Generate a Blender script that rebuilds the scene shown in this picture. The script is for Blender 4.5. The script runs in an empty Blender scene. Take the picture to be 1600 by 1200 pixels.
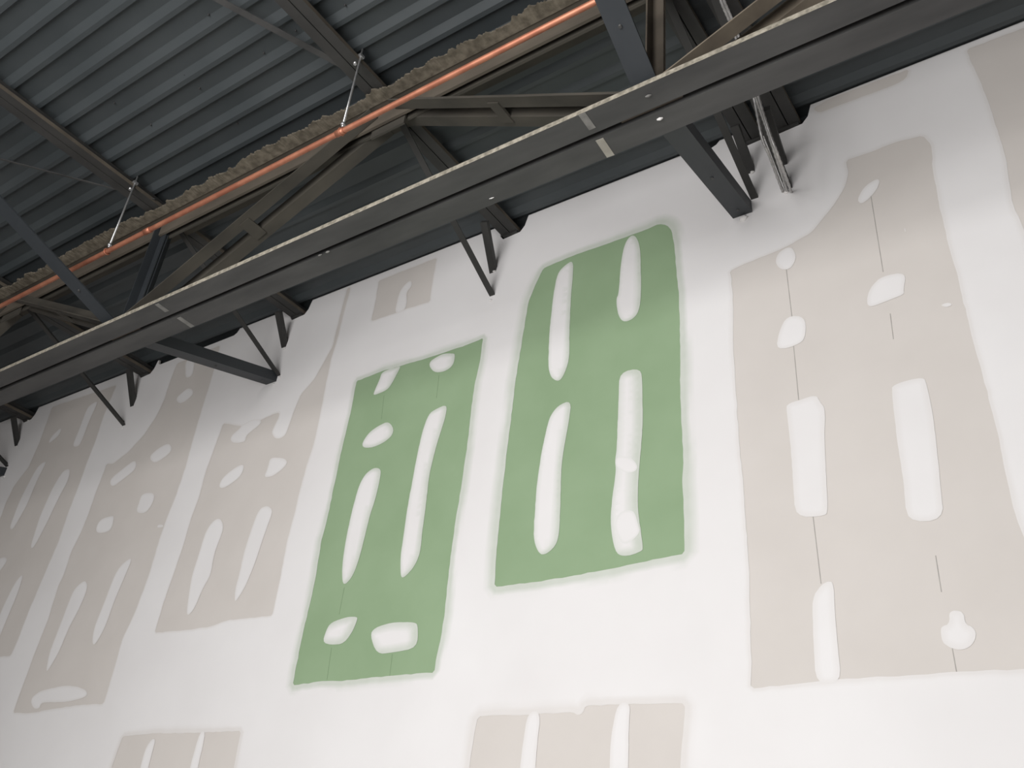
import bpy, bmesh, math, random
import numpy as np
from mathutils import Vector, Matrix, noise
from mathutils.geometry import delaunay_2d_cdt

random.seed(7)
sc = bpy.context.scene
COL = sc.collection

# ------------------------------------------------------------------ camera
D = 3.28                      # camera to drywall, metres
CZ = 1.60                     # camera height above the floor
F_PX = 1443.87
R = np.array([[0.82542963, 0.5578456, 0.08645359],
              [0.23347558, -0.47680152, 0.847437],
              [0.5139602, -0.6793148, -0.52380943]])      # world -> camera
cam_d = bpy.data.cameras.new('camera')
cam_d.sensor_width = 36.0
cam_d.lens = F_PX / 1600 * 36.0
cam_d.clip_start = 0.05
cam_d.clip_end = 200
cam = bpy.data.objects.new('camera', cam_d)
COL.objects.link(cam)
cam.matrix_world = Matrix.Translation((0, -D, CZ)) @ Matrix(R.T.tolist()).to_4x4()
sc.camera = cam

# ------------------------------------------------------------------ world, light, exposure
world = bpy.data.worlds.new('world')
sc.world = world
world.use_nodes = True
bg = world.node_tree.nodes['Background']
bg.inputs[0].default_value = (0.75, 0.87, 1.0, 1)
bg.inputs[1].default_value = 0.6

def area_light(name, loc, rot, sx, sy, power, color):
    l = bpy.data.lights.new(name, 'AREA')
    l.shape = 'RECTANGLE'; l.size = sx; l.size_y = sy; l.energy = power; l.color = color
    o = bpy.data.objects.new(name, l); COL.objects.link(o)
    o.location = loc; o.rotation_euler = rot
    return o
# daylight entering through the glazed shopfront on the far side of the room
area_light('shopfront_daylight', (-1.75, -6.1, 2.5), (math.radians(90), 0, 0), 3.3, 4.7, 385, (1.0, 0.978, 0.968))

sc.view_settings.view_transform = 'Standard'
sc.view_settings.look = 'None'
sc.view_settings.exposure = 0.0
sc.view_settings.gamma = 1.0
sc.view_settings.use_curve_mapping = False
sc.cycles.use_denoising = True
sc.cycles.max_bounces = 10
sc.cycles.diffuse_bounces = 6
sc.cycles.transparent_max_bounces = 12

# ------------------------------------------------------------------ pixel -> place
def ray(px, py):
    return R.T @ np.array([px - 800.0, 600.0 - py, -F_PX])
def wall_pt(px, py):
    """pixel on the drywall face -> (x, z)"""
    r = ray(px, py); r = r * (D / r[1])
    return (float(r[0]), float(r[2] + CZ))
def on_x(px, py, x):
    """pixel on the vertical plane x = const (a joist's own plane)"""
    r = ray(px, py); r = r * (x / r[0])
    return Vector((x, float(r[1]) - D, float(r[2]) + CZ))
def on_z(px, py, z):
    r = ray(px, py); r = r * ((z - CZ) / r[2])
    return Vector((float(r[0]), float(r[1]) - D, z))

# ------------------------------------------------------------------ materials
def srgb(r, g, b):
    def f(c):
        c /= 255.0
        return c / 12.92 if c <= 0.04045 else ((c + 0.055) / 1.055) ** 2.4
    return (f(r), f(g), f(b), 1)

def mat_noise(name, c1, c2, scale=6.0, rough=0.7, metal=0.0, detail=4.0, lo=0.35, hi=0.65, bump=0.0, stretch=(1, 1, 1), spec=0.4):
    m = bpy.data.materials.new(name); m.use_nodes = True
    nt = m.node_tree; b = nt.nodes['Principled BSDF']
    b.inputs['Roughness'].default_value = rough
    b.inputs['Metallic'].default_value = metal
    b.inputs['Specular IOR Level'].default_value = spec
    tc = nt.nodes.new('ShaderNodeTexCoord')
    mp = nt.nodes.new('ShaderNodeMapping'); mp.inputs['Scale'].default_value = stretch
    nz = nt.nodes.new('ShaderNodeTexNoise')
    nz.inputs['Scale'].default_value = scale; nz.inputs['Detail'].default_value = detail
    cr = nt.nodes.new('ShaderNodeValToRGB')
    cr.color_ramp.elements[0].position = lo; cr.color_ramp.elements[1].position = hi
    cr.color_ramp.elements[0].color = c1; cr.color_ramp.elements[1].color = c2
    L = nt.links.new
    L(tc.outputs['Object'], mp.inputs['Vector']); L(mp.outputs['Vector'], nz.inputs['Vector'])
    L(nz.outputs['Fac'], cr.inputs['Fac']); L(cr.outputs['Color'], b.inputs['Base Color'])
    if bump:
        bp = nt.nodes.new('ShaderNodeBump'); bp.inputs['Strength'].default_value = bump; bp.inputs['Distance'].default_value = 0.01
        L(nz.outputs['Fac'], bp.inputs['Height']); L(bp.outputs['Normal'], b.inputs['Normal'])
    return m

M = {}
M['grey_board'] = mat_noise('grey_board_paper', (0.632, 0.594, 0.556, 1), (0.656, 0.618, 0.580, 1), 3.0, 0.9)
M['green_board'] = mat_noise('green_board_paper', (0.265, 0.372, 0.222, 1), (0.29, 0.40, 0.245, 1), 3.0, 0.9)
M['deck'] = mat_noise('painted_deck', (0.0452, 0.0534, 0.0568, 1), (0.0568, 0.0650, 0.0684, 1), 2.0, 0.55)
M['steel'] = mat_noise('dark_painted_steel', (0.0348, 0.0342, 0.0325, 1), (0.0464, 0.0452, 0.0429, 1), 5.0, 0.6)
M['steel_grey'] = mat_noise('grey_painted_steel', (0.042, 0.042, 0.042, 1), (0.080, 0.079, 0.077, 1), 4.0, 0.55, detail=8.0, lo=0.3, hi=0.75, stretch=(0.6, 2.5, 2.5))
M['steel_blue'] = mat_noise('blue_grey_steel', (0.0278, 0.0325, 0.0371, 1), (0.0348, 0.0394, 0.0441, 1), 4.0, 0.55)
M['steel_dusty'] = mat_noise('dusty_steel', (0.0464, 0.0423, 0.0348, 1), (0.0725, 0.0650, 0.0522, 1), 6.0, 0.85, stretch=(0.4, 1, 1))
M['overspray'] = mat_noise('tan_overspray', (0.105, 0.090, 0.066, 1), (0.19, 0.165, 0.125, 1), 26.0, 0.95, bump=0.4)
M['rust_brown'] = mat_noise('brown_overspray', (0.075, 0.063, 0.049, 1), (0.115, 0.097, 0.075, 1), 8.0, 0.9, stretch=(0.3, 1, 1))
M['rust_lit'] = mat_noise('lit_brown_steel', (0.13, 0.108, 0.082, 1), (0.19, 0.16, 0.12, 1), 8.0, 0.9)  # brighter copy of the brown, light on the lit web put into its colour
M['edge_tan'] = mat_noise('edge_dust', (0.20, 0.183, 0.145, 1), (0.40, 0.365, 0.295, 1), 55.0, 0.95)
M['copper'] = mat_noise('copper', (0.44, 0.17, 0.105, 1), (0.58, 0.25, 0.155, 1), 12.0, 0.5, 0.6)
M['zinc'] = mat_noise('zinc_plated', (0.50, 0.50, 0.50, 1), (0.65, 0.65, 0.65, 1), 40.0, 0.35, 0.8)
M['conduit'] = mat_noise('galvanised_conduit', (0.36, 0.35, 0.34, 1), (0.50, 0.49, 0.48, 1), 60.0, 0.4, 0.6)
M['white'] = mat_noise('white_plaster', (0.72, 0.70, 0.68, 1), (0.78, 0.76, 0.74, 1), 20.0, 0.9)
M['tape'] = mat_noise('paint_mark', (0.28, 0.265, 0.225, 1), (0.36, 0.345, 0.30, 1), 14.0, 0.9)
M['tape_faint'] = mat_noise('faint_paint_mark', (0.15, 0.148, 0.14, 1), (0.23, 0.225, 0.21, 1), 22.0, 0.9)
M['pencil'] = mat_noise('pencil', (0.33, 0.31, 0.29, 1), (0.42, 0.40, 0.37, 1), 20.0, 0.9)
M['pencil_green'] = mat_noise('pencil_on_green', (0.20, 0.29, 0.17, 1), (0.24, 0.33, 0.20, 1), 20.0, 0.9)
M['concrete'] = mat_noise('concrete_floor', (0.46, 0.445, 0.43, 1), (0.54, 0.525, 0.51, 1), 1.2, 0.6)
M['masonry'] = mat_noise('masonry', (0.16, 0.155, 0.15, 1), (0.22, 0.21, 0.20, 1), 3.0, 0.9)
M['plain_wall'] = mat_noise('plain_wall', (0.52, 0.505, 0.49, 1), (0.56, 0.545, 0.53, 1), 2.0, 0.9)
M['roof_fill'] = mat_noise('roof_fill', (0.05, 0.05, 0.05, 1), (0.07, 0.07, 0.07, 1), 2.0, 0.9)
M['dark'] = mat_noise('dark_screw', (0.02, 0.02, 0.02, 1), (0.035, 0.035, 0.035, 1), 20.0, 0.6)

def compound_material():
    """joint compound: white filler that lets the board's colour show where it is scraped thin
    (vertex attributes 'coat' = thickness, 'on_green' = which board paper lies beneath)"""
    m = bpy.data.materials.new('joint_compound'); m.use_nodes = True
    nt = m.node_tree; b = nt.nodes['Principled BSDF']; L = nt.links.new
    b.inputs['Roughness'].default_value = 0.9
    b.inputs['Specular IOR Level'].default_value = 0.2
    def node(t, **kw):
        n = nt.nodes.new(t)
        for k, v in kw.items(): setattr(n, k, v)
        return n
    tc = node('ShaderNodeTexCoord')
    nz = node('ShaderNodeTexNoise'); nz.inputs['Scale'].default_value = 1.6; nz.inputs['Detail'].default_value = 3
    cr = node('ShaderNodeValToRGB')
    cr.color_ramp.elements[0].color = (0.765, 0.748, 0.740, 1); cr.color_ramp.elements[1].color = (0.81, 0.797, 0.790, 1)
    cr.color_ramp.elements[0].position = 0.3; cr.color_ramp.elements[1].position = 0.7
    L(tc.outputs['Object'], nz.inputs['Vector']); L(nz.outputs['Fac'], cr.inputs['Fac'])
    at = node('ShaderNodeAttribute', attribute_name='coat'); gr = node('ShaderNodeAttribute', attribute_name='on_green')
    under = node('ShaderNodeMix', data_type='RGBA'); under.inputs[6].default_value = (0.644, 0.606, 0.568, 1); under.inputs[7].default_value = (0.2775, 0.386, 0.2335, 1)
    L(gr.outputs['Fac'], under.inputs[0])
    n2 = node('ShaderNodeTexNoise'); n2.inputs['Scale'].default_value = 14; n2.inputs['Detail'].default_value = 4
    L(tc.outputs['Object'], n2.inputs['Vector'])
    # only the thin edge is blotchy: noise weighted by (1 - coat)
    ma = node('ShaderNodeMath', operation='MULTIPLY_ADD'); ma.inputs[1].default_value = 0.5; ma.inputs[2].default_value = -0.25
    L(n2.outputs['Fac'], ma.inputs[0])
    inv = node('ShaderNodeMath', operation='SUBTRACT'); inv.inputs[0].default_value = 1.0; L(at.outputs['Fac'], inv.inputs[1])
    mul = node('ShaderNodeMath', operation='MULTIPLY'); L(inv.outputs[0], mul.inputs[0]); L(ma.outputs[0], mul.inputs[1])
    ad = node('ShaderNodeMath', operation='ADD', use_clamp=True); L(at.outputs['Fac'], ad.inputs[0]); L(mul.outputs[0], ad.inputs[1])
    mx = node('ShaderNodeMix', data_type='RGBA'); L(ad.outputs[0], mx.inputs[0]); L(under.outputs[2], mx.inputs[6]); L(cr.outputs['Color'], mx.inputs[7])
    L(mx.outputs[2], b.inputs['Base Color'])
    return m
M['compound'] = compound_material()

# ------------------------------------------------------------------ object helpers
def link(name, me, mats, parent=None):
    o = bpy.data.objects.new(name, me); COL.objects.link(o)
    for m in (mats if isinstance(mats, (list, tuple)) else [mats]):
        me.materials.append(M[m])
    if parent is not None:
        o.parent = parent
        o.matrix_parent_inverse = Matrix.Translation(-parent.location)
    return o
def from_bm(name, bm, mats, parent=None):
    me = bpy.data.meshes.new(name)
    bmesh.ops.recalc_face_normals(bm, faces=bm.faces)
    bm.to_mesh(me); bm.free()
    return link(name, me, mats, parent)
def tag(o, label=None, cat=None, group=None, kind=None):
    if label: o['label'] = label
    if cat: o['category'] = cat
    if group: o['group'] = group
    if kind: o['kind'] = kind
    return o
def thing(name, loc, label, cat, group=None):
    o = bpy.data.objects.new(name, None); COL.objects.link(o)
    o.location = loc; o.empty_display_size = 0.1
    return tag(o, label, cat, group)
def add_box(bm, lo, hi):
    vs = [bm.verts.new((x, y, z)) for x in (lo[0], hi[0]) for y in (lo[1], hi[1]) for z in (lo[2], hi[2])]
    for f in ((0, 1, 3, 2), (4, 6, 7, 5), (0, 4, 5, 1), (2, 3, 7, 6), (0, 2, 6, 4), (1, 5, 7, 3)):
        bm.faces.new([vs[i] for i in f])
def box(name, lo, hi, mat, parent=None):
    bm = bmesh.new(); add_box(bm, lo, hi)
    return from_bm(name, bm, mat, parent)
def add_section(bm, p0, p1, prof, u, v, n=1, jag=0.0):
    """extrude a closed 2D profile (list of (a, b) along u, v) from p0 to p1"""
    p0 = Vector(p0); p1 = Vector(p1); ax = (p1 - p0).normalized()
    u = Vector(u); u = (u - ax * u.dot(ax)).normalized()
    v = Vector(v); v = v - ax * v.dot(ax) - u * v.dot(u); v.normalize()
    rings = []
    for k in range(n + 1):
        c = p0.lerp(p1, k / n)
        rings.append([bm.verts.new(c + u * a + v * b) for a, b in prof])
    m = len(prof); fs = []
    for k in range(n):
        for i in range(m):
            j = (i + 1) % m
            fs.append(bm.faces.new((rings[k][i], rings[k][j], rings[k + 1][j], rings[k + 1][i])))
    bm.faces.new(rings[0][::-1]); bm.faces.new(rings[-1])
    return fs
def L_prof(a, b, t):
    return [(0, 0), (a, 0), (a, t), (t, t), (t, b), (0, b)]
def angle_iron(name, p0, p1, u, v, a, b, t, mat, parent=None):
    bm = bmesh.new(); add_section(bm, p0, p1, L_prof(a, b, t), u, v)
    return from_bm(name, bm, mat, parent)
def flat_bar(name, p0, p1, u, v, w, t, mat, parent=None):
    bm = bmesh.new(); add_section(bm, p0, p1, [(-w/2, -t/2), (w/2, -t/2), (w/2, t/2), (-w/2, t/2)], u, v)
    return from_bm(name, bm, mat, parent)
def add_tube(bm, pts, r, n=10):
    pts = [Vector(p) for p in pts]; rings = []
    ref = Vector((0, 0, 1))
    for i, p in enumerate(pts):
        d = (pts[min(i + 1, len(pts) - 1)] - pts[max(i - 1, 0)]).normalized()
        rf = ref if abs(d.dot(ref)) < 0.95 else Vector((0, 1, 0))
        a = d.cross(rf).normalized(); b = d.cross(a)
        rr = r[i] if isinstance(r, (list, tuple)) else r
        rings.append([bm.verts.new(p + (a * math.cos(2*math.pi*k/n) + b * math.sin(2*math.pi*k/n)) * rr) for k in range(n)])
    for i in range(len(rings) - 1):
        for k in range(n):
            f = bm.faces.new((rings[i][k], rings[i][(k+1) % n], rings[i+1][(k+1) % n], rings[i+1][k])); f.smooth = True
    bm.faces.new(rings[0][::-1]); bm.faces.new(rings[-1])
def tube(name, pts, r, mat, parent=None, n=10):
    bm = bmesh.new(); add_tube(bm, pts, r, n)
    return from_bm(name, bm, mat, parent)

# ------------------------------------------------------------------ sizes of the place
ZD = CZ + 3.69                 # underside of the deck ribs
ZJ = ZD - 0.085                # underside of the joists = top of the truss
X0, X1, Y0 = -13.0, 8.0, -6.2
YT = -1.085                    # truss plane
ZB = CZ + 2.77                 # underside of the truss bottom chord

# joist planes, from where they meet the wall
JO = {'e': -7.73, 'd': -6.07, 'a': -4.38, 'b': -2.60, 'c1': -1.115, 'c2': -0.925}

# ================================================================== THE SETTING
tag(box('floor', (X0 - .2, Y0 - .2, -0.15), (X1 + .2, 0.30, 0.0), 'concrete'), 'grey concrete slab floor of the empty unit', kind='structure')
tag(box('wall_left', (X0 - .2, Y0, 0), (X0, 0.10, ZD + .1), 'plain_wall'), 'plain side wall at the far end of the unit', kind='structure')
tag(box('wall_right', (X1, Y0, 0), (X1 + .2, 0.10, ZD + .1), 'plain_wall'), 'plain side wall of the unit', kind='structure')
bm = bmesh.new()
for lo, hi in (((X0 - .2, Y0 - .2, 0), (-3.4, Y0, ZD + .1)), ((0.2, Y0 - .2, 0), (X1 + .2, Y0, ZD + .1)), ((-3.4, Y0 - .2, 4.95), (0.2, Y0, ZD + .1))):
    add_box(bm, lo, hi)
tag(from_bm('wall_front', bm, 'plain_wall'), 'front wall with a wide shopfront opening', kind='structure')

# roof: metal deck sheets under a roof build-up
ceiling = tag(box('ceiling', (X0 - .2, Y0 - .2, ZD + 0.045), (X1 + .2, 0.30, ZD + 0.2), 'roof_fill'),
              'dark ribbed metal roof deck over the steel framing', kind='structure')
PITCH = 0.1524
def rib_profile(n):
    pr = []
    for k in range(n):
        y = k * PITCH
        pr += [(y, 0.0), (y + 0.024, 0.0), (y + 0.030, 0.020), (y + PITCH - 0.036, 0.020)]
    pr.append((n * PITCH, 0.0))
    return pr
sheet_me = bpy.data.meshes.new('deck_sheet')
pr = rib_profile(6)
vs = []; fc = []
for (y, z) in pr:
    vs += [(X0, y, z), (X1, y, z)]
for i in range(len(pr) - 1):
    fc.append((2*i, 2*i + 1, 2*i + 3, 2*i + 2))
sheet_me.from_pydata(vs, [], fc); sheet_me.materials.append(M['deck'])
YTOP = 0.10
for k in range(7):
    o = bpy.data.objects.new('deck_sheet', sheet_me); COL.objects.link(o); o.parent = ceiling
    o.location = (0, YTOP - 0.9144 * (k + 1), ZD)
screw_me = None
for (px, py) in ((327, 20), (463, 45), (413, 80), (290, 113), (180, 158), (313, 135), (237, 192), (540, 5), (372, 190), (60, 45)):
    p = on_z(px, py, ZD + 0.03)
    if screw_me is None:
        bm = bmesh.new(); add_tube(bm, [(0, 0, -0.022), (0, 0, 0.0), (0, 0, 0.008)], [0.003, 0.007, 0.007], 8)
        screw_me = bpy.data.meshes.new('deck_screw'); bm.to_mesh(screw_me); bm.free(); screw_me.materials.append(M['dark'])
    o = bpy.data.objects.new('deck_screw', screw_me); COL.objects.link(o); o.parent = ceiling; o.location = p

# masonry behind the boards; the drywall hangs in front of it
wall = tag(box('wall_back', (X0 - .2, 0.10, 0), (X1 + .2, 0.30, ZD + .045), 'masonry'),
           'tall drywall partition, taped and filled but unpainted', kind='structure')

# ------------------------------------------------------------------ wall top line with notches round the steel
def wall_top(x0, x1):
    """outline of the drywall's upper edge between x0 and x1, left to right"""
    base = ZD + 0.012
    notch = []
    for k, x in JO.items():
        notch.append((x - 0.085, x + 0.115, 0.115))
    lo = JO['d'] + 0.13, wall_pt(372, 525)[0]
    notch.append((lo[0], lo[1], 0.05))
    lo = wall_pt(1095, 240)[0], wall_pt(1125, 228)[0]
    notch.append((lo[0], lo[1], 0.035))
    notch.sort()
    pts = [(x0, base)]
    for a, b, d in notch:
        if a <= x0 + 0.01 or b >= x1 - 0.01:
            continue
        pts += [(a, base), (a + 0.008, base - d * 0.75), (a + 0.03, base - d), (b - 0.05, base - d * 0.93), (b - 0.02, base - d * 0.62), (b, base)]
    pts.append((x1, base))
    return pts

# ------------------------------------------------------------------ drywall boards
JX = [X0 / D, -3.42, -3.05, -2.67, -2.30, -1.93, -1.557, -1.162, -0.791, -0.424, -0.062, 0.31, 0.68, 1.06, 1.43, X1 / D]
splits = {(-2.30): [0.29], (-1.93): [0.29], (-1.557): [0.35], (-1.162): [0.29, 0.925], (-0.791): [0.35, 1.025], (-0.424): [0.25], (-0.062): [0.25]}
tops_all = wall_top(X0, X1)
for i in range(len(JX) - 1):
    a, b = JX[i] * D + 0.0015, JX[i + 1] * D - 0.0015
    zs = [0.01] + [s * D + CZ for s in splits.get(JX[i], [0.30])] + [None]
    for r in range(len(zs) - 1):
        z0 = zs[r] + 0.0015
        if zs[r + 1] is None:
            top = [(a, ZD + .012)] + [p for p in tops_all if a + .002 < p[0] < b - .002] + [(b, ZD + .012)]
            # a notch cut by a joint: keep the edge level with its neighbour point
            if len(top) > 2:
                for idx, nb in ((0, 1), (-1, -2)):
                    inside = [q for q in tops_all]
                    xx = top[idx][0]
                    for q0, q1 in zip(inside[:-1], inside[1:]):
                        if q0[0] <= xx <= q1[0] and q1[0] > q0[0]:
                            t = (xx - q0[0]) / (q1[0] - q0[0]); top[idx] = (xx, q0[1] + (q1[1] - q0[1]) * t)
        else:
            z1 = zs[r + 1] - 0.0015
            top = [(a, z1), (b, z1)]
        poly = [(b, z0), (a, z0)] + top
        green = (JX[i] in (-1.162, -0.791)) and r == 1
        bm = bmesh.new()
        f0 = [bm.verts.new((x, 0.0, z)) for x, z in poly]; f1 = [bm.verts.new((x, 0.0125, z)) for x, z in poly]
        bm.faces.new(f0); bm.faces.new(f1[::-1])
        for k in range(len(poly)):
            j = (k + 1) % len(poly); bm.faces.new((f0[k], f1[k], f1[j], f0[j]))
        o = from_bm('drywall_board', bm, 'green_board' if green else 'grey_board', wall)
        if green: o['label'] = 'green moisture-resistant drywall board'

# ------------------------------------------------------------------ exposed board areas (traced), the compound lies everywhere else
G1 = [(558,595),(562.5,594),(597,580),(626,572),(650,565),(695,551),(725,541),(750,531),(755,528),(751,560),(742,600),(736,645),(731,690),(725,732),(717,787),(714,800),(706,857),(699,915),(695,960),(687.5,1005),(682,1027),(679,1051),(607,1056),(532,1064.5),(507,1064),(457.5,1071),(472,997),(485,942),(494,900),(496,886),(502,847),(513,805),(530,722),(541,675),(547,650),(552,625),(555,607)]
G2 = [(857,416),(890,402),(932,387),(975,372),(1010,359),(1030,350),(1042,352),(1050,361),(1054,385),(1057,420),(1061,460),(1062,495),(1063,545),(1063,617),(1066,675),(1068,727),(1066,749),(1067,763),(1068.5,799),(1070,865),(1045,870),(996,880),(965,887),(894,900),(842,909),(773,917),(776,862),(781,812),(788,744),(796,675),(803,620),(809,572),(815,540),(821,500),(826,472),(836,447),(844,430),(849,420)]
H3 = [(349,662),(360,663),(377,666),(392,662),(409,656),(430,646),(437,645),(436,652),(428,668),(425,676),(428,683),(434,686),(443,683),(448,676),(455,656),(463,634),(471,616),(492,592),(507,565),(520,542),(527,513),(537,473),(543,451),(548,449),(538,487),(528,527),(517,563),(508,608),(499,655),(491,692),(480,725),(470,762),(459,808),(449,845),(437,909),(426,962),(400,965),(357,969),(325,980),(287,985),(242,989),(255,945),(271,899),(287,852),(300,807),(312,775),(322,737),(332,710),(344,677)]
H4 = [(21,1114),(35,1075),(57,1015),(75,970),(92,915),(100,899),(112,862),(127,832),(140,800),(150,770),(160,745),(167,725),(177,725),(200,707),(225,680),(245,650),(257,625),(266,597),(277,568),(344,540),(333,583),(320,625),(302,685),(290,730),(275,775),(262,807),(250,840),(233,898),(212,955),(197,987),(192,997),(180,1040),(162,1100),(130,1101),(87,1107),(50,1114)]
H5 = [(82,636),(62,692),(45,730),(22,760),(10,785),(0,812),(-15,850),(-35,905),(-55,965),(-80,1040),(-40,1033),(0,1026),(17,1025),(30,995),(45,955),(68,901),(92,845),(107,800),(122,762),(135,725),(150,687),(162,650),(182,602)]
H6 = [(1140,424),(1163,413),(1201,398),(1235,383),(1268,364),(1287,341),(1306,316),(1320,294),(1326,272),(1322,251),(1363,237),(1404,221),(1442,212),(1455,227),(1458,269),(1466,313),(1475,351),(1485,395),(1496,427),(1502,459),(1512,497),(1523,544),(1531,569),(1550,642),(1565,706),(1584,797),(1604,850),(1625,930),(1650,1038),(1600,1046),(1547,1047),(1444,1054),(1319,1061),(1275,1065),(1173,1076),(1175,1038),(1172,954),(1170,876),(1168,854),(1162,763),(1155,687),(1149,592),(1146,544),(1146,481),(1143,433)]
H7 = [(1510,78),(1517,97),(1533,130),(1547,167),(1560,207),(1573,250),(1577,284),(1582,317),(1600,360),(1630,440),(1680,590),(1730,740),(1790,900),(1850,880),(1850,700),(1850,400),(1820,120),(1760,0),(1700,8),(1600,44)]
H8 = [(592,439),(683,403),(677,433),(672,472),(633,483),(617,490),(580,502),(587,473)]
H9 = [(192,1151),(237,1146),(312,1145),(377,1142),(372,1165),(366,1199),(345,1290),(330,1350),(130,1360),(150,1285),(175,1199)]
H10 = [(747,1120),(765,1118),(825,1117),(848,1115),(895,1113),(904,1118),(912,1113),(915,1103),(965,1101),(988,1100),(1071,1099),(1068,1140),(1064,1180),(1061,1250),(1058,1340),(715,1345),(728,1250),(734,1199),(741,1150)]
H11 = [(1296,155),(1333,141),(1380,123),(1421,108),(1416,123),(1400,132),(1333,157),(1280,177),(1270,170)]
HOLES = [('green', G1, 0.045), ('green', G2, 0.055), ('grey', H3, 0.014), ('grey', H4, 0.014), ('grey', H5, 0.014), ('grey', H6, 0.02), ('grey', H7, 0.02), ('grey', H8, 0.014), ('soft', H9, 0.035), ('soft', H10, 0.045), ('grey', H11, 0.02)]

rng = random.Random(3)
def chaikin(w, n, cut):
    for _ in range(n):
        o = []
        for k in range(len(w)):
            a = np.array(w[k]); b = np.array(w[(k + 1) % len(w)]); L = np.hypot(*(b - a))
            c = min(0.25, cut / max(L, 1e-6))
            o += [tuple(a + (b - a) * c), tuple(b + (a - b) * c)]
        w = o
    return w
def to_wall(poly, step=0.03, jit=0.0022, smooth=1, cut=0.012):
    w = chaikin([wall_pt(*p) for p in poly], smooth, cut); out = []
    for k in range(len(w)):
        a = np.array(w[k]); b = np.array(w[(k + 1) % len(w)]); n = max(1, int(np.hypot(*(b - a)) / step))
        for t in range(n):
            q = a + (b - a) * t / n
            j = jit if t else jit * 0.4
            out.append((q[0] + rng.uniform(-j, j), q[1] + rng.uniform(-j, j)))
    return np.array(out)
def inside(P, poly):
    x, y = P[:, 0], P[:, 1]; c = np.zeros(len(P), bool)
    for (x0, y0), (x1, y1) in zip(poly, np.roll(poly, -1, 0)):
        m = (y0 > y) != (y1 > y)
        with np.errstate(divide='ignore', invalid='ignore'):
            xi = (x1 - x0) * (y - y0) / (y1 - y0) + x0
        c ^= m & (x < xi)
    return c
def dist(P, poly):
    A = poly; B = np.roll(poly, -1, 0); d = np.full(len(P), 1e9)
    for a, b in zip(A, B):
        ab = b - a; L2 = max(ab @ ab, 1e-12)
        t = np.clip(((P - a) @ ab) / L2, 0, 1)
        d = np.minimum(d, np.hypot(*(P - (a + t[:, None] * ab)).T))
    return d
def offset(poly, d):
    """points moved along the outward normal by d (negative: inward)"""
    nx = np.roll(poly, -1, 0) - np.roll(poly, 1, 0)
    n = np.stack([nx[:, 1], -nx[:, 0]], 1); n /= np.maximum(np.linalg.norm(n, axis=1, keepdims=True), 1e-9)
    area = 0.5 * np.sum(poly[:, 0] * np.roll(poly[:, 1], -1) - np.roll(poly[:, 0], -1) * poly[:, 1])
    if area < 0: n = -n
    return poly + n * d
def layer_mesh(name, outline, holes, extra, coat_fn, y_fn, rings=(), green_fn=None):
    """triangulated thin coat: outline minus holes, extra points inside, 'coat' per vertex"""
    V = []; E = []
    for poly in [outline] + holes + list(rings):
        s = len(V); n = len(poly)
        V += [Vector(p) for p in poly]; E += [(s + k, s + (k + 1) % n) for k in range(n)]
    if len(extra):
        ok = inside(extra, outline)
        for h in holes: ok &= ~inside(extra, h)
        V += [Vector(p) for p in extra[ok]]
    ov, oe, of, _, _, _ = delaunay_2d_cdt(V, E, [], 0, 1e-5)
    P = np.array([(v.x, v.y) for v in ov])
    cen = np.array([P[list(f)].mean(0) for f in of])
    keep = inside(cen, outline)
    for h in holes: keep &= ~inside(cen, h)
    faces = [tuple(f) for f, k in zip(of, keep) if k]
    coat = coat_fn(P); yy = y_fn(coat)
    me = bpy.data.meshes.new(name)
    me.from_pydata([(p[0], y, p[1]) for p, y in zip(P, yy)], [], faces)
    at = me.attributes.new('coat', 'FLOAT', 'POINT')
    at.data.foreach_set('value', coat.astype(np.float32))
    ag = me.attributes.new('on_green', 'FLOAT', 'POINT')
    ag.data.foreach_set('value', (green_fn(P) if green_fn else np.zeros(len(P))).astype(np.float32))
    # normals towards the room
    bmx = bmesh.new(); bmx.from_mesh(me)
    loose = [v for v in bmx.verts if not v.link_faces]
    bmesh.ops.delete(bmx, geom=loose, context='VERTS')
    for f in bmx.faces:
        if f.normal.y > 0: f.normal_flip()
        f.smooth = True
    bmx.to_mesh(me); bmx.free()
    return me

hole_w = [(k, to_wall(p), h) for k, p, h in HOLES]
ex = []; rings = []
for k, p, h in hole_w:
    for f in (0.4, 0.8, 1.3):
        rings.append(offset(p, h * f))
gx, gz = np.meshgrid(np.arange(-10.0, 3.0, 0.18), np.arange(0.1, ZD, 0.18))
ex.append(np.stack([gx.ravel(), gz.ravel()], 1) + np.array([[rng.uniform(-.05, .05), rng.uniform(-.05, .05)] for _ in range(gx.size)]))
ex = np.concatenate(ex)
def field_coat(P):
    c = np.ones(len(P))
    for k, p, h in hole_w:
        wob = np.array([noise.noise(Vector((q[0] * 3.1, q[1] * 3.1, h * 50))) for q in P])
        d = dist(P, p) / (h * (0.95 + (0.5 if k == 'green' else 0.3) * np.clip(wob, -.6, .5)))
        lo = {'green': 0.62, 'grey': 0.70, 'soft': 0.55}[k]
        a = lo + (1 - lo) * np.clip((d - 0.45) / 0.55, 0, 1)
        c = np.minimum(c, a)
    return c
def field_green(P):
    g = np.zeros(len(P))
    for k, p, h in hole_w:
        if k == 'green': g = np.maximum(g, (dist(P, p) < h * 1.5).astype(float))
    return g
outline = np.array([(2.9, 0.02), (-9.9, 0.02)] + wall_top(-9.9, 2.9))
me = layer_mesh('joint_compound', outline, [p for _, p, _ in hole_w], ex, field_coat, lambda c: -(0.0010 + 0.0005 * c), rings, field_green)
jc = link('joint_compound', me, 'compound', wall); jc['label'] = 'white joint compound skimmed over the board joints'

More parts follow.
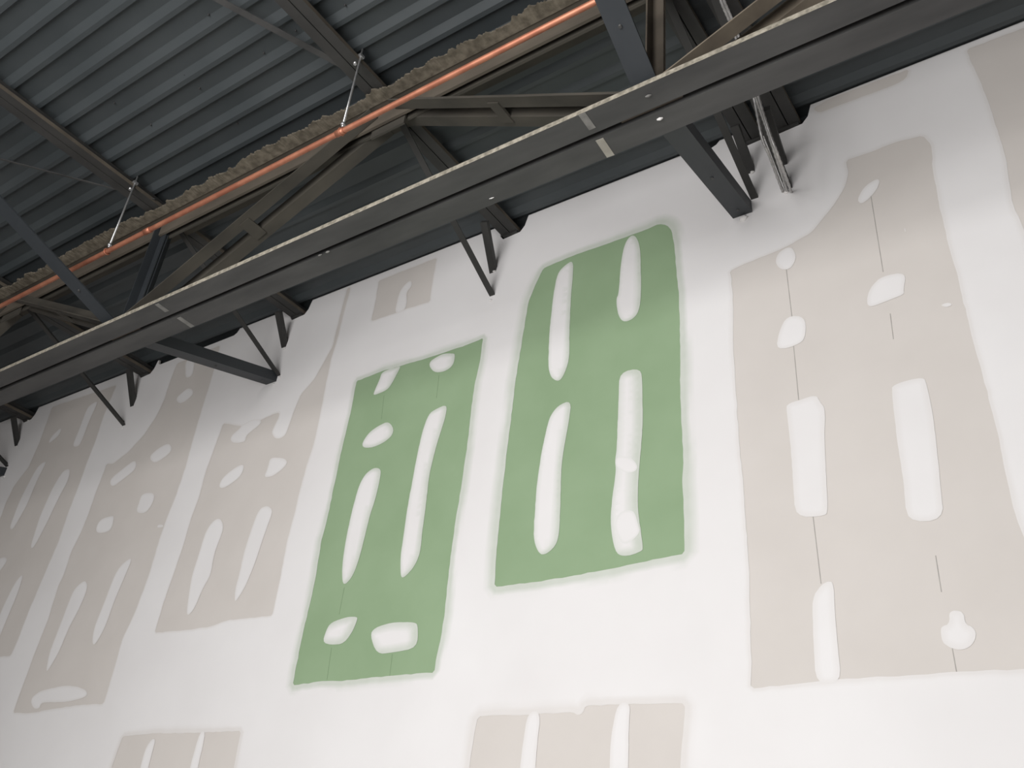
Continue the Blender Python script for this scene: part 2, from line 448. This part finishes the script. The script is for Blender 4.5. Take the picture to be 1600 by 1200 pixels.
# ------------------------------------------------------------------ patches of compound over the screws
def z4(pts, ox, oy, f): return [(ox + x / f, oy + y / f) for x, y in pts]
PATCH = []          # (kind, polygon px, halo)
def patch(kind, pts, halo=None): PATCH.append((kind, pts, halo if halo else (0.03 if kind == 'green' else 0.02)))
A6 = (0, 600, 4.0); A7 = (0, 900, 4.0); AG = (200, 600, 4.0); A1 = (400, 500, 4.0); A1b = (400, 800, 4.0); A2 = (740, 320, 4.0); A2b = (740, 620, 3.6375); AR = (1100, 180, 3.158); ARb = (1100, 560, 3.158); ARc = (1100, 860, 3.2); AU = (400, 300, 3.0)
for pts in ([(390,265),(375,320),(300,380),(320,330)], [(620,100),(560,230),(500,390),(450,395),(490,300),(550,140)],
            [(300,475),(230,610),(170,760),(80,915),(60,900),(120,740),(180,620),(240,510)],
            [(440,540),(430,600),(370,710),(300,860),(210,1030),(190,1020),(250,830),(330,650),(390,550),(425,530)],
            [(-30,1100),(35,1080),(50,1105),(0,1170),(-50,1260)],
            [(1180,25),(1210,40),(1205,75),(1130,130),(1095,95),(1150,45)], [(1050,370),(1075,390),(1070,430),(970,500),(930,460),(980,410)],
            [(850,470),(855,530),(780,590),(700,650),(685,600),(770,530)], [(890,685),(960,680),(968,710),(950,760),(910,810),(850,805),(870,740)],
            [(700,825),(715,830),(705,890),(680,925),(610,935),(600,900),(630,845)], [(985,885),(1005,878),(1022,884),(1022,894),(985,900)]):
    patch('grey', z4(pts, *A6))
patch('grey', [(290,563),(305,562),(302,587),(290,592)])
patch('grey', [(209,869),(195,902),(180,937),(165,980),(150,1007),(144,1007),(147,982),(162,945),(179,900),(190,882)])
for pts in ([(150,-16),(120,90),(0,380),(-80,560),(-110,560),(0,240),(60,110),(110,20)], [(540,30),(550,80),(500,200),(430,330),(370,480),(285,620),(310,480),(380,300),(460,90),(510,40)],
            [(190,770),(250,720),(400,685),(480,690),(545,715),(545,750),(500,770),(400,790),(260,790),(250,830),(210,830)],
            [(975,1020),(960,1080),(930,1195),(880,1400),(830,1400),(880,1195),(910,1080),(950,1020)], [(1290,970),(1240,1195),(1200,1400),(1150,1400),(1190,1195),(1250,975)]):
    patch('grey', z4(pts, *A7))
for pts in ([(830,220),(835,250),(740,320),(735,365),(650,370),(640,330),(700,280),(712,258),(780,220)], [(730,495),(715,570),(640,630),(590,655),(568,640),(590,590),(660,530)],
            [(890,458),(985,465),(1000,500),(940,555),(900,580),(850,585),(875,530)]):
    patch('grey', z4(pts, *AG))
patch('grey', [(342,809),(349,817),(349,830),(335,865),(330,899),(317,920),(305,950),(296,961),(292,960),(294,940),(300,900),(310,870),(322,830),(332,816)])
patch('grey', [(417,790),(425,795),(426,802),(412,840),(400,877),(391,900),(382,920),(370,939),(367,939),(368,920),(374,899),(382,862),(395,822),(405,796)])
patch('grey', z4([(725,410),(735,440),(705,470),(710,510),(700,555),(650,575),(665,500),(680,455)], *AU))
for pts in ([(790,322),(900,290),(905,295),(850,400),(820,440),(740,472),(735,460),(775,370)], [(1140,225),(1180,210),(1230,210),(1247,215),(1235,285),(1180,325),(1110,330),(1075,270)],
            [(835,632),(870,700),(810,765),(710,805),(655,790),(700,710),(770,660)]):
    patch('green', z4(pts, *A1))
patch('green', [(584,731),(594,732),(596,740),(587,780),(579,803),(572,832),(562,872),(552,900),(540,914),(535,910),(535,882),(541,842),(550,800),(560,762),(570,742)], 0.032)
patch('green', [(699,632),(697,650),(682,697),(671,742),(665,797),(660,832),(657,865),(647,887),(631,904),(626,900),(626,870),(631,837),(636,799),(645,750),(652,712),(660,675),(670,647),(682,639)], 0.03)
for pts in ([(575,655),(630,655),(637,670),(600,760),(540,832),(415,825),(440,740),(470,690)], [(740,725),(850,690),(1000,688),(1015,720),(1010,850),(850,880),(755,890),(715,770)]):
    patch('green', z4(pts, *A1b), 0.05)
patch('green', z4([(625,345),(622,450),(610,560),(600,800),(600,970),(560,1080),(525,1108),(480,1075),(467,1000),(475,800),(500,560),(525,430),(570,380)], *A2), 0.025)
patch('green', z4([(1000,188),(1030,220),(1045,300),(1048,500),(1045,620),(1020,700),(945,740),(905,700),(890,590),(908,560),(920,380),(940,260),(970,205)], *A2), 0.025)
patch('green', z4([(558,20),(545,130),(515,290),(500,400),(495,600),(490,760),(470,850),(400,905),(365,880),(340,800),(360,500),(390,300),(430,120),(480,50)], *A2b), 0.03)
patch('green', [(968,582),(1002,575),(1004,600),(1004,620),(1005,661),(1001,711),(997,757),(997,799),(1005,854),(1004,862),(974,871),(961,862),(954,823),(956,785),(963,735),(961,722),(964,702),(967,620)], 0.05)
patch('blob', z4([(810,350),(850,338),(900,350),(935,390),(925,425),(870,438),(810,400)], *A2b), 0.012)
patch('blob', z4([(870,645),(915,650),(935,720),(950,780),(860,850),(820,800),(800,720),(830,660)], *A2b), 0.015)
for pts in ([(868,308),(862,360),(800,430),(765,438),(760,405),(800,345)], [(1000,775),(985,860),(990,885),(920,912),(810,955),(803,900),(830,840),(880,795)], [(430,645),(460,700),(430,760),(380,765),(350,725),(370,675)],
            [(410,990),(500,995),(505,1080),(480,1130),(355,1165),(370,1070)], [(1165,940),(1200,925),(1230,935),(1200,950)], [(990,552),(1000,575),(990,577)]):
    patch('grey', z4(pts, *AR))
for pts in ([(410,225),(480,205),(555,180),(575,220),(600,250),(595,380),(605,600),(612,750),(600,780),(450,785),(440,600),(425,400),(408,260)], [(930,130),(1085,90),(1100,130),(1130,270),(1150,440),(1170,650),(1185,800),(1000,808),(985,600),(950,380),(928,170)]):
    patch('grey', z4(pts, *ARb), 0.03)
for pts in ([(585,175),(620,155),(650,160),(655,300),(670,480),(690,665),(560,670),(550,480),(540,240)], [(1185,380),(1230,370),(1225,300),(1300,305),(1305,370),(1350,385),(1365,430),(1330,490),(1260,500),(1200,470),(1185,430)]):
    patch('grey', z4(pts, *ARc), 0.03)
patch('grey', [(825,1112),(846,1112),(840,1160),(837,1199),(830,1345),(805,1345),(813,1199),(817,1165)])
patch('grey', [(965,1098),(986,1098),(983,1130),(982,1199),(980,1345),(950,1345),(953,1199),(955,1150)])
for kind, pts, halo in PATCH:
    p = to_wall(pts, 0.02, 0.0012, 2, 0.03)
    lo = {'green': 0.60, 'grey': 0.72, 'blob': 0.9}[kind]
    rg = [offset(p, -halo * f) for f in (0.3, 0.9)]; exx = np.zeros((0, 2))
    bb0, bb1 = p.min(0), p.max(0)
    gx, gz = np.meshgrid(np.arange(bb0[0], bb1[0], 0.03), np.arange(bb0[1], bb1[1], 0.04))
    exx = np.concatenate([exx, np.stack([gx.ravel(), gz.ravel()], 1)])
    # the trowel leaves the coat thinner on one flank: shift the core a little
    sh = np.array([-0.35 * halo, 0.0]) if kind == 'green' else np.zeros(2)
    def coat(P, p=p, halo=halo, lo=lo, sh=sh):
        d = dist(P + sh * -1, p) * np.where(inside(P - sh, p), 1, -1) / halo
        return lo + (1 - lo) * np.clip((d - 0.15) / 0.75, 0, 1)
    base = 0.0026 if kind == 'blob' else 0.0018
    me = layer_mesh('compound_patch', p, [], exx, coat, lambda c, b=base: -(b + 0.0004 * c), rg, (lambda P, v=float(kind != 'grey'): np.full(len(P), v)))
    link('compound_patch', me, 'compound', wall)

# pencilled stud lines on the boards
for a, b, m in (((1359,295),(1380,425),'pencil'),((1391,490),(1396,530),'pencil'),((1228,415),(1238,500),'pencil'),((1240,540),(1248,625),'pencil'),((1270,803),(1283,912),'pencil'),((1462,868),(1471,925),'pencil'),((1488,1013),(1495,1052),'pencil'),
                ((538,918),(530,960),'pencil_green'),((518,1012),(511,1062),'pencil_green'),((613,1022),(609,1056),'pencil_green'),((686,586),(682,622),'pencil_green'),((600,618),(596,655),'pencil_green')):
    (xa, za), (xb, zb) = wall_pt(*a), wall_pt(*b)
    bm = bmesh.new(); add_section(bm, (xa, -0.0003, za), (xb, -0.0003, zb), [(-0.0016, -0.0004), (0.0016, -0.0004), (0.0016, 0.0003), (-0.0016, 0.0003)], (1, 0, 0), (0, 1, 0))
    from_bm('marking_line', bm, m, wall)

# ================================================================== THE TRUSS
truss = thing('roof_truss', (-2.6, YT, ZB), 'long steel roof truss of paired angles running parallel to the drywall wall', 'truss')
TX0, TX1 = X0 + .05, X1 - .05
LEG, TH, GAP = 0.112, 0.015, 0.013
# bottom chord: near angle has a dusty tan toe
for s, nm in ((-1, 'bottom_chord_angle'), (1, 'bottom_chord_angle')):
    bm = bmesh.new()
    add_section(bm, (TX0, YT + s * GAP, ZB), (TX1, YT + s * GAP, ZB), [(0, 0), (LEG, 0), (LEG, 0.024), (TH, TH), (TH, LEG), (0, LEG)], (0, s, 0), (0, 0, 1))
    bm.faces.ensure_lookup_table()
    bmesh.ops.recalc_face_normals(bm, faces=bm.faces)
    for f in bm.faces:
        c = f.calc_center_median()
        if abs(f.normal.y) > 0.9 and abs(c.y - (YT + s * (GAP + LEG))) < 1e-3: f.material_index = 1
    from_bm(nm, bm, ['steel_grey', 'edge_tan' if s < 0 else 'steel_grey'], truss)
# top chord: horizontal legs on top, brown with overspray
for s in (-1, 1):
    bm = bmesh.new()
    add_section(bm, (TX0, YT + s * GAP, ZJ), (TX1, YT + s * GAP, ZJ), L_prof(LEG, LEG, TH), (0, s, 0), (0, 0, -1))
    o = from_bm('top_chord_angle', bm, 'rust_brown' if s < 0 else 'steel_dusty', truss)
    if s < 0:
        bm = bmesh.new(); n = 1100; prev = None; r2 = random.Random(11); e = 0.02
        for k in range(n + 1):
            x = -7.6 + (8.4) * k / n
            e = min(0.03, max(0.0, e + r2.uniform(-0.008, 0.008)))
            y1 = YT - GAP - LEG - e - r2.uniform(0, .009)
            y0 = YT - GAP - 0.06
            zz = ZJ - TH - 0.004
            cur = [bm.verts.new((x, y0, zz)), bm.verts.new((x, y1, zz - r2.uniform(0, .004))), bm.verts.new((x, y1 + .004, zz + 0.012)), bm.verts.new((x, y0, zz + 0.004))]
            if prev:
                for i in range(4):
                    j = (i + 1) % 4; bm.faces.new((prev[i], prev[j], cur[j], cur[i]))
            prev = cur
        c = from_bm('overspray_crust', bm, 'overspray', o); c['label'] = 'ragged tan overspray along the chord edge'
# webs
def web(x0, z0, x1, z1, leg=0.066, mat='steel_dusty', gap=0.03, spacer=True):
    ax = Vector((x1 - x0, 0, z1 - z0)).normalized(); nrm = Vector((-ax.z, 0, ax.x))
    if nrm.z > 0: nrm = -nrm
    first = None
    for s in (-1, 1):
        o = angle_iron('web_angle', (x0, YT + s * gap, z0), (x1, YT + s * gap, z1), (0, s, 0), -nrm, leg, leg, 0.007, mat, truss)
        first = first or o
    if spacer:
        m = Vector(((x0 + x1) / 2, YT, (z0 + z1) / 2))
        flat_bar('spacer_plate', m - ax * .035, m + ax * .035, (0, 1, 0), nrm, 2 * gap + .07, 0.012, mat, truss)
zt, zb = ZJ - 0.06, ZB + 0.05
TN = [-6.07, -2.60, 0.62]          # top panel points
BN = [-7.75, -4.42, -1.13, 2.3]    # bottom panel points
web(TN[0] - .06, zt, BN[0] + .06, zb); web(TN[0] + .06, zt, BN[1] - .06, zb)
web(TN[1] - .06, zt, BN[1] + .08, zb); web(TN[1] + .06, zt, BN[2] - .08, zb)
web(TN[2] - .06, zt, BN[2] + .08, zb, mat='rust_lit'); web(TN[2] + .06, zt, BN[3] - .08, zb)
for x, m in ((BN[0], 'steel'), (BN[1], 'steel_blue'), (BN[2], 'rust_brown'), (BN[3], 'steel')):
    web(x, zb - .03, x, zt + .02, leg=0.055, mat=m, gap=0.003, spacer=False)
for x in TN:
    box('gusset_plate', (x - .11, YT - .006, ZJ - .16), (x + .11, YT + .006, ZJ - .02), 'steel_dusty', truss)
for x in BN:
    box('gusset_plate', (x - .13, YT - .006, ZB + .015), (x + .13, YT + .006, ZB + .17), 'rust_brown', truss)
# marks on the bottom chord
def chord_mark(px0, px1, y0, y1, mat, w=0.026, name='paint_mark'):
    a = on_z(*px0, ZB); b = on_z(*px1, ZB)
    bm = bmesh.new(); add_section(bm, (a.x, y0, ZB - 0.0012), (b.x, y1, ZB - 0.0012), [(-w/2, -0.001), (w/2, -0.001), (w/2, 0.0012), (-w/2, 0.0012)], (1, 0, 0), (0, 0, 1))
    from_bm(name, bm, mat, truss)
chord_mark((914, 184), (926, 201), YT - GAP - LEG + .002, YT - GAP - .025, 'tape_faint', 0.03)
chord_mark((934, 214), (947, 234), YT + GAP + .01, YT + GAP + LEG - .001, 'tape', 0.034)
chord_mark((250, 478), (262, 487), YT - GAP - LEG + .01, YT - GAP - .03, 'tape_faint', 0.03)
chord_mark((275, 493), (290, 503), YT + GAP + .012, YT + GAP + LEG - .004, 'tape_faint', 0.03)
for px, m, r in (((1031, 185), 'white', 0.007), ((1013, 149), 'tape_faint', 0.006), ((768, 309), 'white', 0.003), ((500, 398), 'tape_faint', .005), ((512, 393), 'tape_faint', .006)):
    p = on_z(*px, ZB)
    bm = bmesh.new(); add_tube(bm, [p + Vector((-0.012, 0, -.001)), p + Vector((0, 0, -.003)), p + Vector((0.012, 0.002, -.001))], [r * .5, r, r * .4], 7)
    from_bm('paint_drip', bm, m, truss)

# ================================================================== THE JOISTS
def joist(key, label, knee_px, strut_px, dusty=True):
    x = JO[key]
    t = thing('roof_joist', (x, 0.05, ZJ), label, 'joist', 'steel roof joists crossing the truss')
    lg, th = 0.055, 0.010
    for s in (-1, 1):
        bm = bmesh.new()
        add_section(bm, (x + s * .003, Y0 + .05, ZJ), (x + s * .003, 0.095, ZJ), [(0, 0), (lg, 0), (lg, .024), (th, .03), (th, .083), (0, .083)], (s, 0, 0), (0, 0, 1))
        bmesh.ops.recalc_face_normals(bm, faces=bm.faces)
        for f in bm.faces:
            if f.normal.x > 0.9 and s > 0: f.material_index = 1 if f.calc_center_median().z < ZJ + .02 else 0
        from_bm('chord_angle', bm, ['steel', 'rust_brown'], t)
    # bearing seat in the wall notch
    box('bearing_seat', (x - 0.05, -0.015, ZJ - 0.012), (x + 0.05, 0.098, ZJ + 0.002), 'steel', t)
    if knee_px:
        wx, wz = wall_pt(*knee_px)
        p1 = Vector((wx, 0.012, wz)); p0 = Vector((x - 0.02, YT + 0.02, ZJ + 0.01))
        p1 = p1 + (p1 - p0).normalized() * 0.03
        angle_iron('knee_strut', p0, p1, (1, 0, 0), (0, 0, 1), 0.036, 0.036, 0.006, 'steel', t)
    if strut_px:
        (a, b) = strut_px
        p0 = on_x(*a, x - 0.01); wx, wz = wall_pt(*b)
        p1 = Vector((wx, 0.01, wz)); p1 = p1 + (p1 - p0).normalized() * 0.02
        flat_bar('end_strut', p0, p1, (1, 0, 0), (0, 1, 0), 0.042, 0.032, 'steel', t)
    return t
G_ = 'steel roof joists crossing the truss'
joist('b', 'dark steel roof joist meeting the wall above the white joint between the two green boards', (765, 465), ((757, 346), (770, 424)))
joist('a', 'roof joist over the grey board beside the green boards, wide brace near its end', (432, 590), ((435, 487), (444, 541)))
joist('d', 'thin-strutted steel roof joist between the two wide wall braces far from the green boards', (191, 667), ((202, 577), (207, 633)))
joist('e', 'steel roof joist furthest along the wall from the green boards', (9, 731), ((21, 652), (26, 695)))
joist('c1', 'roof joist of the close pair without conduits, over the edge of the tall grey board', (1174, 314), ((1148, 196), (1173, 268)))
joist('c2', 'roof joist of the close pair with silver conduits strapped along it', (1227, 299), ((1196, 170), (1223, 256)))

# wide braces: from the bottom chord up to the wall, and back into the room
def brace(xc, wall_px, label_w, label_r, room_end):
    g = 'wide angle braces on the truss bottom chord'
    wx, wz = wall_pt(*wall_px)
    p0 = Vector((xc + .05, YT + .05, ZB + .018)); p1 = Vector((wx + .05, 0.012, wz)); p1 += (p1 - p0).normalized() * .02
    t = thing('wall_brace', (wx, 0.0, wz), label_w, 'brace', g)
    angle_iron('brace_angle', p0, p1, (-1, 0, 0), (0, 0, 1), 0.098, 0.07, 0.009, 'steel_blue', t)
    for f in (0.55, 0.9):
        q = p0.lerp(p1, f); tube('bolt', [q + Vector((-.05, 0, -.006)), q + Vector((-.05, 0, .014))], 0.007, 'steel_grey', t, 6)
    if room_end:
        e = Vector(room_end)
        t2 = thing('room_brace', (e.x, e.y, e.z), label_r, 'brace', g)
        p0 = Vector((xc - .05, YT - .05, ZB + .018))
        angle_iron('brace_angle', p0, e, (1, 0, 0), (0, 0, 1), 0.10, 0.06, 0.009, 'steel_blue', t2)
        q = p0.lerp(e, .12); tube('bolt', [q + Vector((.05, 0, -.008)), q + Vector((.05, 0, .014))], 0.007, 'steel_grey', t2, 6)
brace(-4.44, (424, 598), 'wide dark angle brace running from the truss to the wall above the grey boards', 'wide dark brace rising into the room below the copper pipe, off the grey boards', (JO['a'] - .16, -3.4, ZJ))
brace(-1.11, (1160, 336), 'wide dark angle brace running from the truss to the wall beside the conduit bundle', 'wide dark angle brace rising into the room across the end of the copper pipe', (JO['c1'] + .09, -3.4, ZJ))
brace(-7.75, (2, 744), 'wide dark angle brace meeting the wall furthest from the green boards', '', None)

# plaster dabs where steel passes the drywall
for px, py, s in ((464, 493, .02), (45, 656, .02), (38, 653, .024), (437, 590, .016), (773, 424, .016), (767, 470, .014), (1162, 342, .03), (1229, 301, .02), (1172, 312, .012), (1193, 216, .02), (445, 545, .014), (192, 669, .012), (27, 698, .012), (7, 745, .02), (428, 601, .012), (1176, 270, .015)):
    x, z = wall_pt(px, py)
    bm = bmesh.new(); bmesh.ops.create_icosphere(bm, subdivisions=2, radius=s)
    r3 = random.Random(px)
    for v in bm.verts:
        v.co *= r3.uniform(.7, 1.15); v.co = Vector((x + v.co.x * 0.8, -0.004 + v.co.y * .45, z + v.co.z * .6))
    for f in bm.faces: f.smooth = True
    from_bm('plaster_dab', bm, 'white', wall)

# ================================================================== PIPE AND HANGERS
PY, PZ = -1.40, CZ + 3.115
pipe = thing('copper_pipe', (-2.6, PY, PZ), 'bare copper pipe hung along the truss top chord', 'pipe')
PR = 0.0135
tube('pipe_run', [(-12.9, PY, PZ), (-4.38, PY, PZ), (-2.6, PY, PZ), (-1.0, PY, PZ), (5.9, PY, PZ)], PR, 'copper', pipe, 14)
for px in ((228, 368), (530, 214)):
    x = (ray(*px) * ((PY + D) / ray(*px)[1]))[0]
    tube('coupling', [(x - .025, PY, PZ), (x + .025, PY, PZ)], PR + .003, 'copper', pipe, 14)
for key, lab in (('a', 'zinc threaded rod hanging from the joist above the grey boards, holding the copper pipe'), ('b', 'zinc threaded rod hanging from the joist above the green boards, holding the copper pipe')):
    x = JO[key] + .06
    t = thing('pipe_hanger', (x, PY, PZ), lab, 'hanger', 'threaded rods holding the copper pipe')
    tube('threaded_rod', [(x, PY, PZ + .03), (x, PY, ZD - .005)], 0.0055, 'zinc', t, 8)
    tube('nut', [(x, PY, PZ + .04), (x, PY, PZ + .055)], 0.012, 'zinc', t, 6)
    cl = box('beam_clamp', (x - .045, PY - .014, ZJ + .02), (x + .012, PY + .014, ZJ + .035), 'zinc', t)
    tube('nut', [(x - .03, PY, ZJ - .01), (x - .03, PY, ZJ + .02)], 0.009, 'zinc', cl, 6)
    bm = bmesh.new()
    n = 20
    ring = [(x, PY + (PR + .004) * math.cos(2*math.pi*k/n), PZ + (PR + .004) * math.sin(2*math.pi*k/n)) for k in range(n + 1)]
    add_tube(bm, ring, 0.0035, 6)
    rg = from_bm('pipe_ring', bm, 'copper', t)

# ================================================================== CONDUITS, BRIDGING, WIRE
cx = JO['c2']
def conduit(pxs, dx, r, label, g='silver conduits beside the twin joists'):
    pts = [on_x(px, py, cx + dx) for px, py in pxs[:-1]]
    wx, wz = wall_pt(*pxs[-1]); pts.append(Vector((wx + dx * .2, 0.02, wz)))
    # smooth and ripple
    fine = []
    for i in range(len(pts) - 1):
        p = [pts[max(i - 1, 0)], pts[i], pts[i + 1], pts[min(i + 2, len(pts) - 1)]]
        for k in range(14):
            t = k / 14
            fine.append(0.5 * ((2 * p[1]) + (p[2] - p[0]) * t + (2*p[0] - 5*p[1] + 4*p[2] - p[3]) * t*t + (3*p[1] - p[0] - 3*p[2] + p[3]) * t**3))
    fine.append(pts[-1])
    o = tube('flexible_conduit', fine, [r * (1 + (.18 if k % 2 else -.1)) for k in range(len(fine))], 'conduit', None, 8)
    tag(o, label, 'conduit', g)
conduit([(1108, -40), (1121, 0), (1143, 51), (1174, 139), (1190, 213), (1203, 245), (1223, 299)], -0.012, 0.0065, 'silver conduit of the bundle by the joist pair, furthest from the tall grey board')
conduit([(1114, -40), (1126, 0), (1147, 51), (1176, 139), (1191, 182), (1211, 240), (1227, 299)], 0.03, 0.0065, 'silver conduit between the two others in the bundle by the joist pair')
conduit([(1118, -40), (1131, 0), (1152, 51), (1180, 136), (1199, 198), (1218, 250), (1231, 300)], 0.065, 0.006, 'silver conduit of the bundle on the side of the tall grey board')

def bridging(pa, pb, w, mat, name, label, z):
    a = on_z(*pa, z); b = on_z(*pb, z)
    d = (b - a).normalized(); a2 = a - d * 1.2
    o = angle_iron(name, a2, b, (d.y, -d.x, 0), (0, 0, 1), w, w * .8, 0.004, mat)
    tag(o, label, 'brace')
bridging((335, 2), (588, 136), 0.036, 'steel_grey', 'bridging_angle', 'slim dark angle running diagonally under the deck to the joist above the green boards', ZJ + 0.012)
bridging((0, 250), (242, 313), 0.012, 'steel_grey', 'bridging_strap', 'very thin strap running diagonally under the deck to the joist above the grey boards', ZJ + 0.012)
p = on_x(1045, 14, -1.2)  # small white stub hanging beside the brace
bm = bmesh.new(); add_tube(bm, [p + Vector((0, -.02, .03)), p, p + Vector((0.004, .012, -.03))], [0.002, .006, .005], 8)
tag(from_bm('white_stub', bm, 'white'), 'tiny white stub hanging by the wide brace near the pipe end', 'tag')
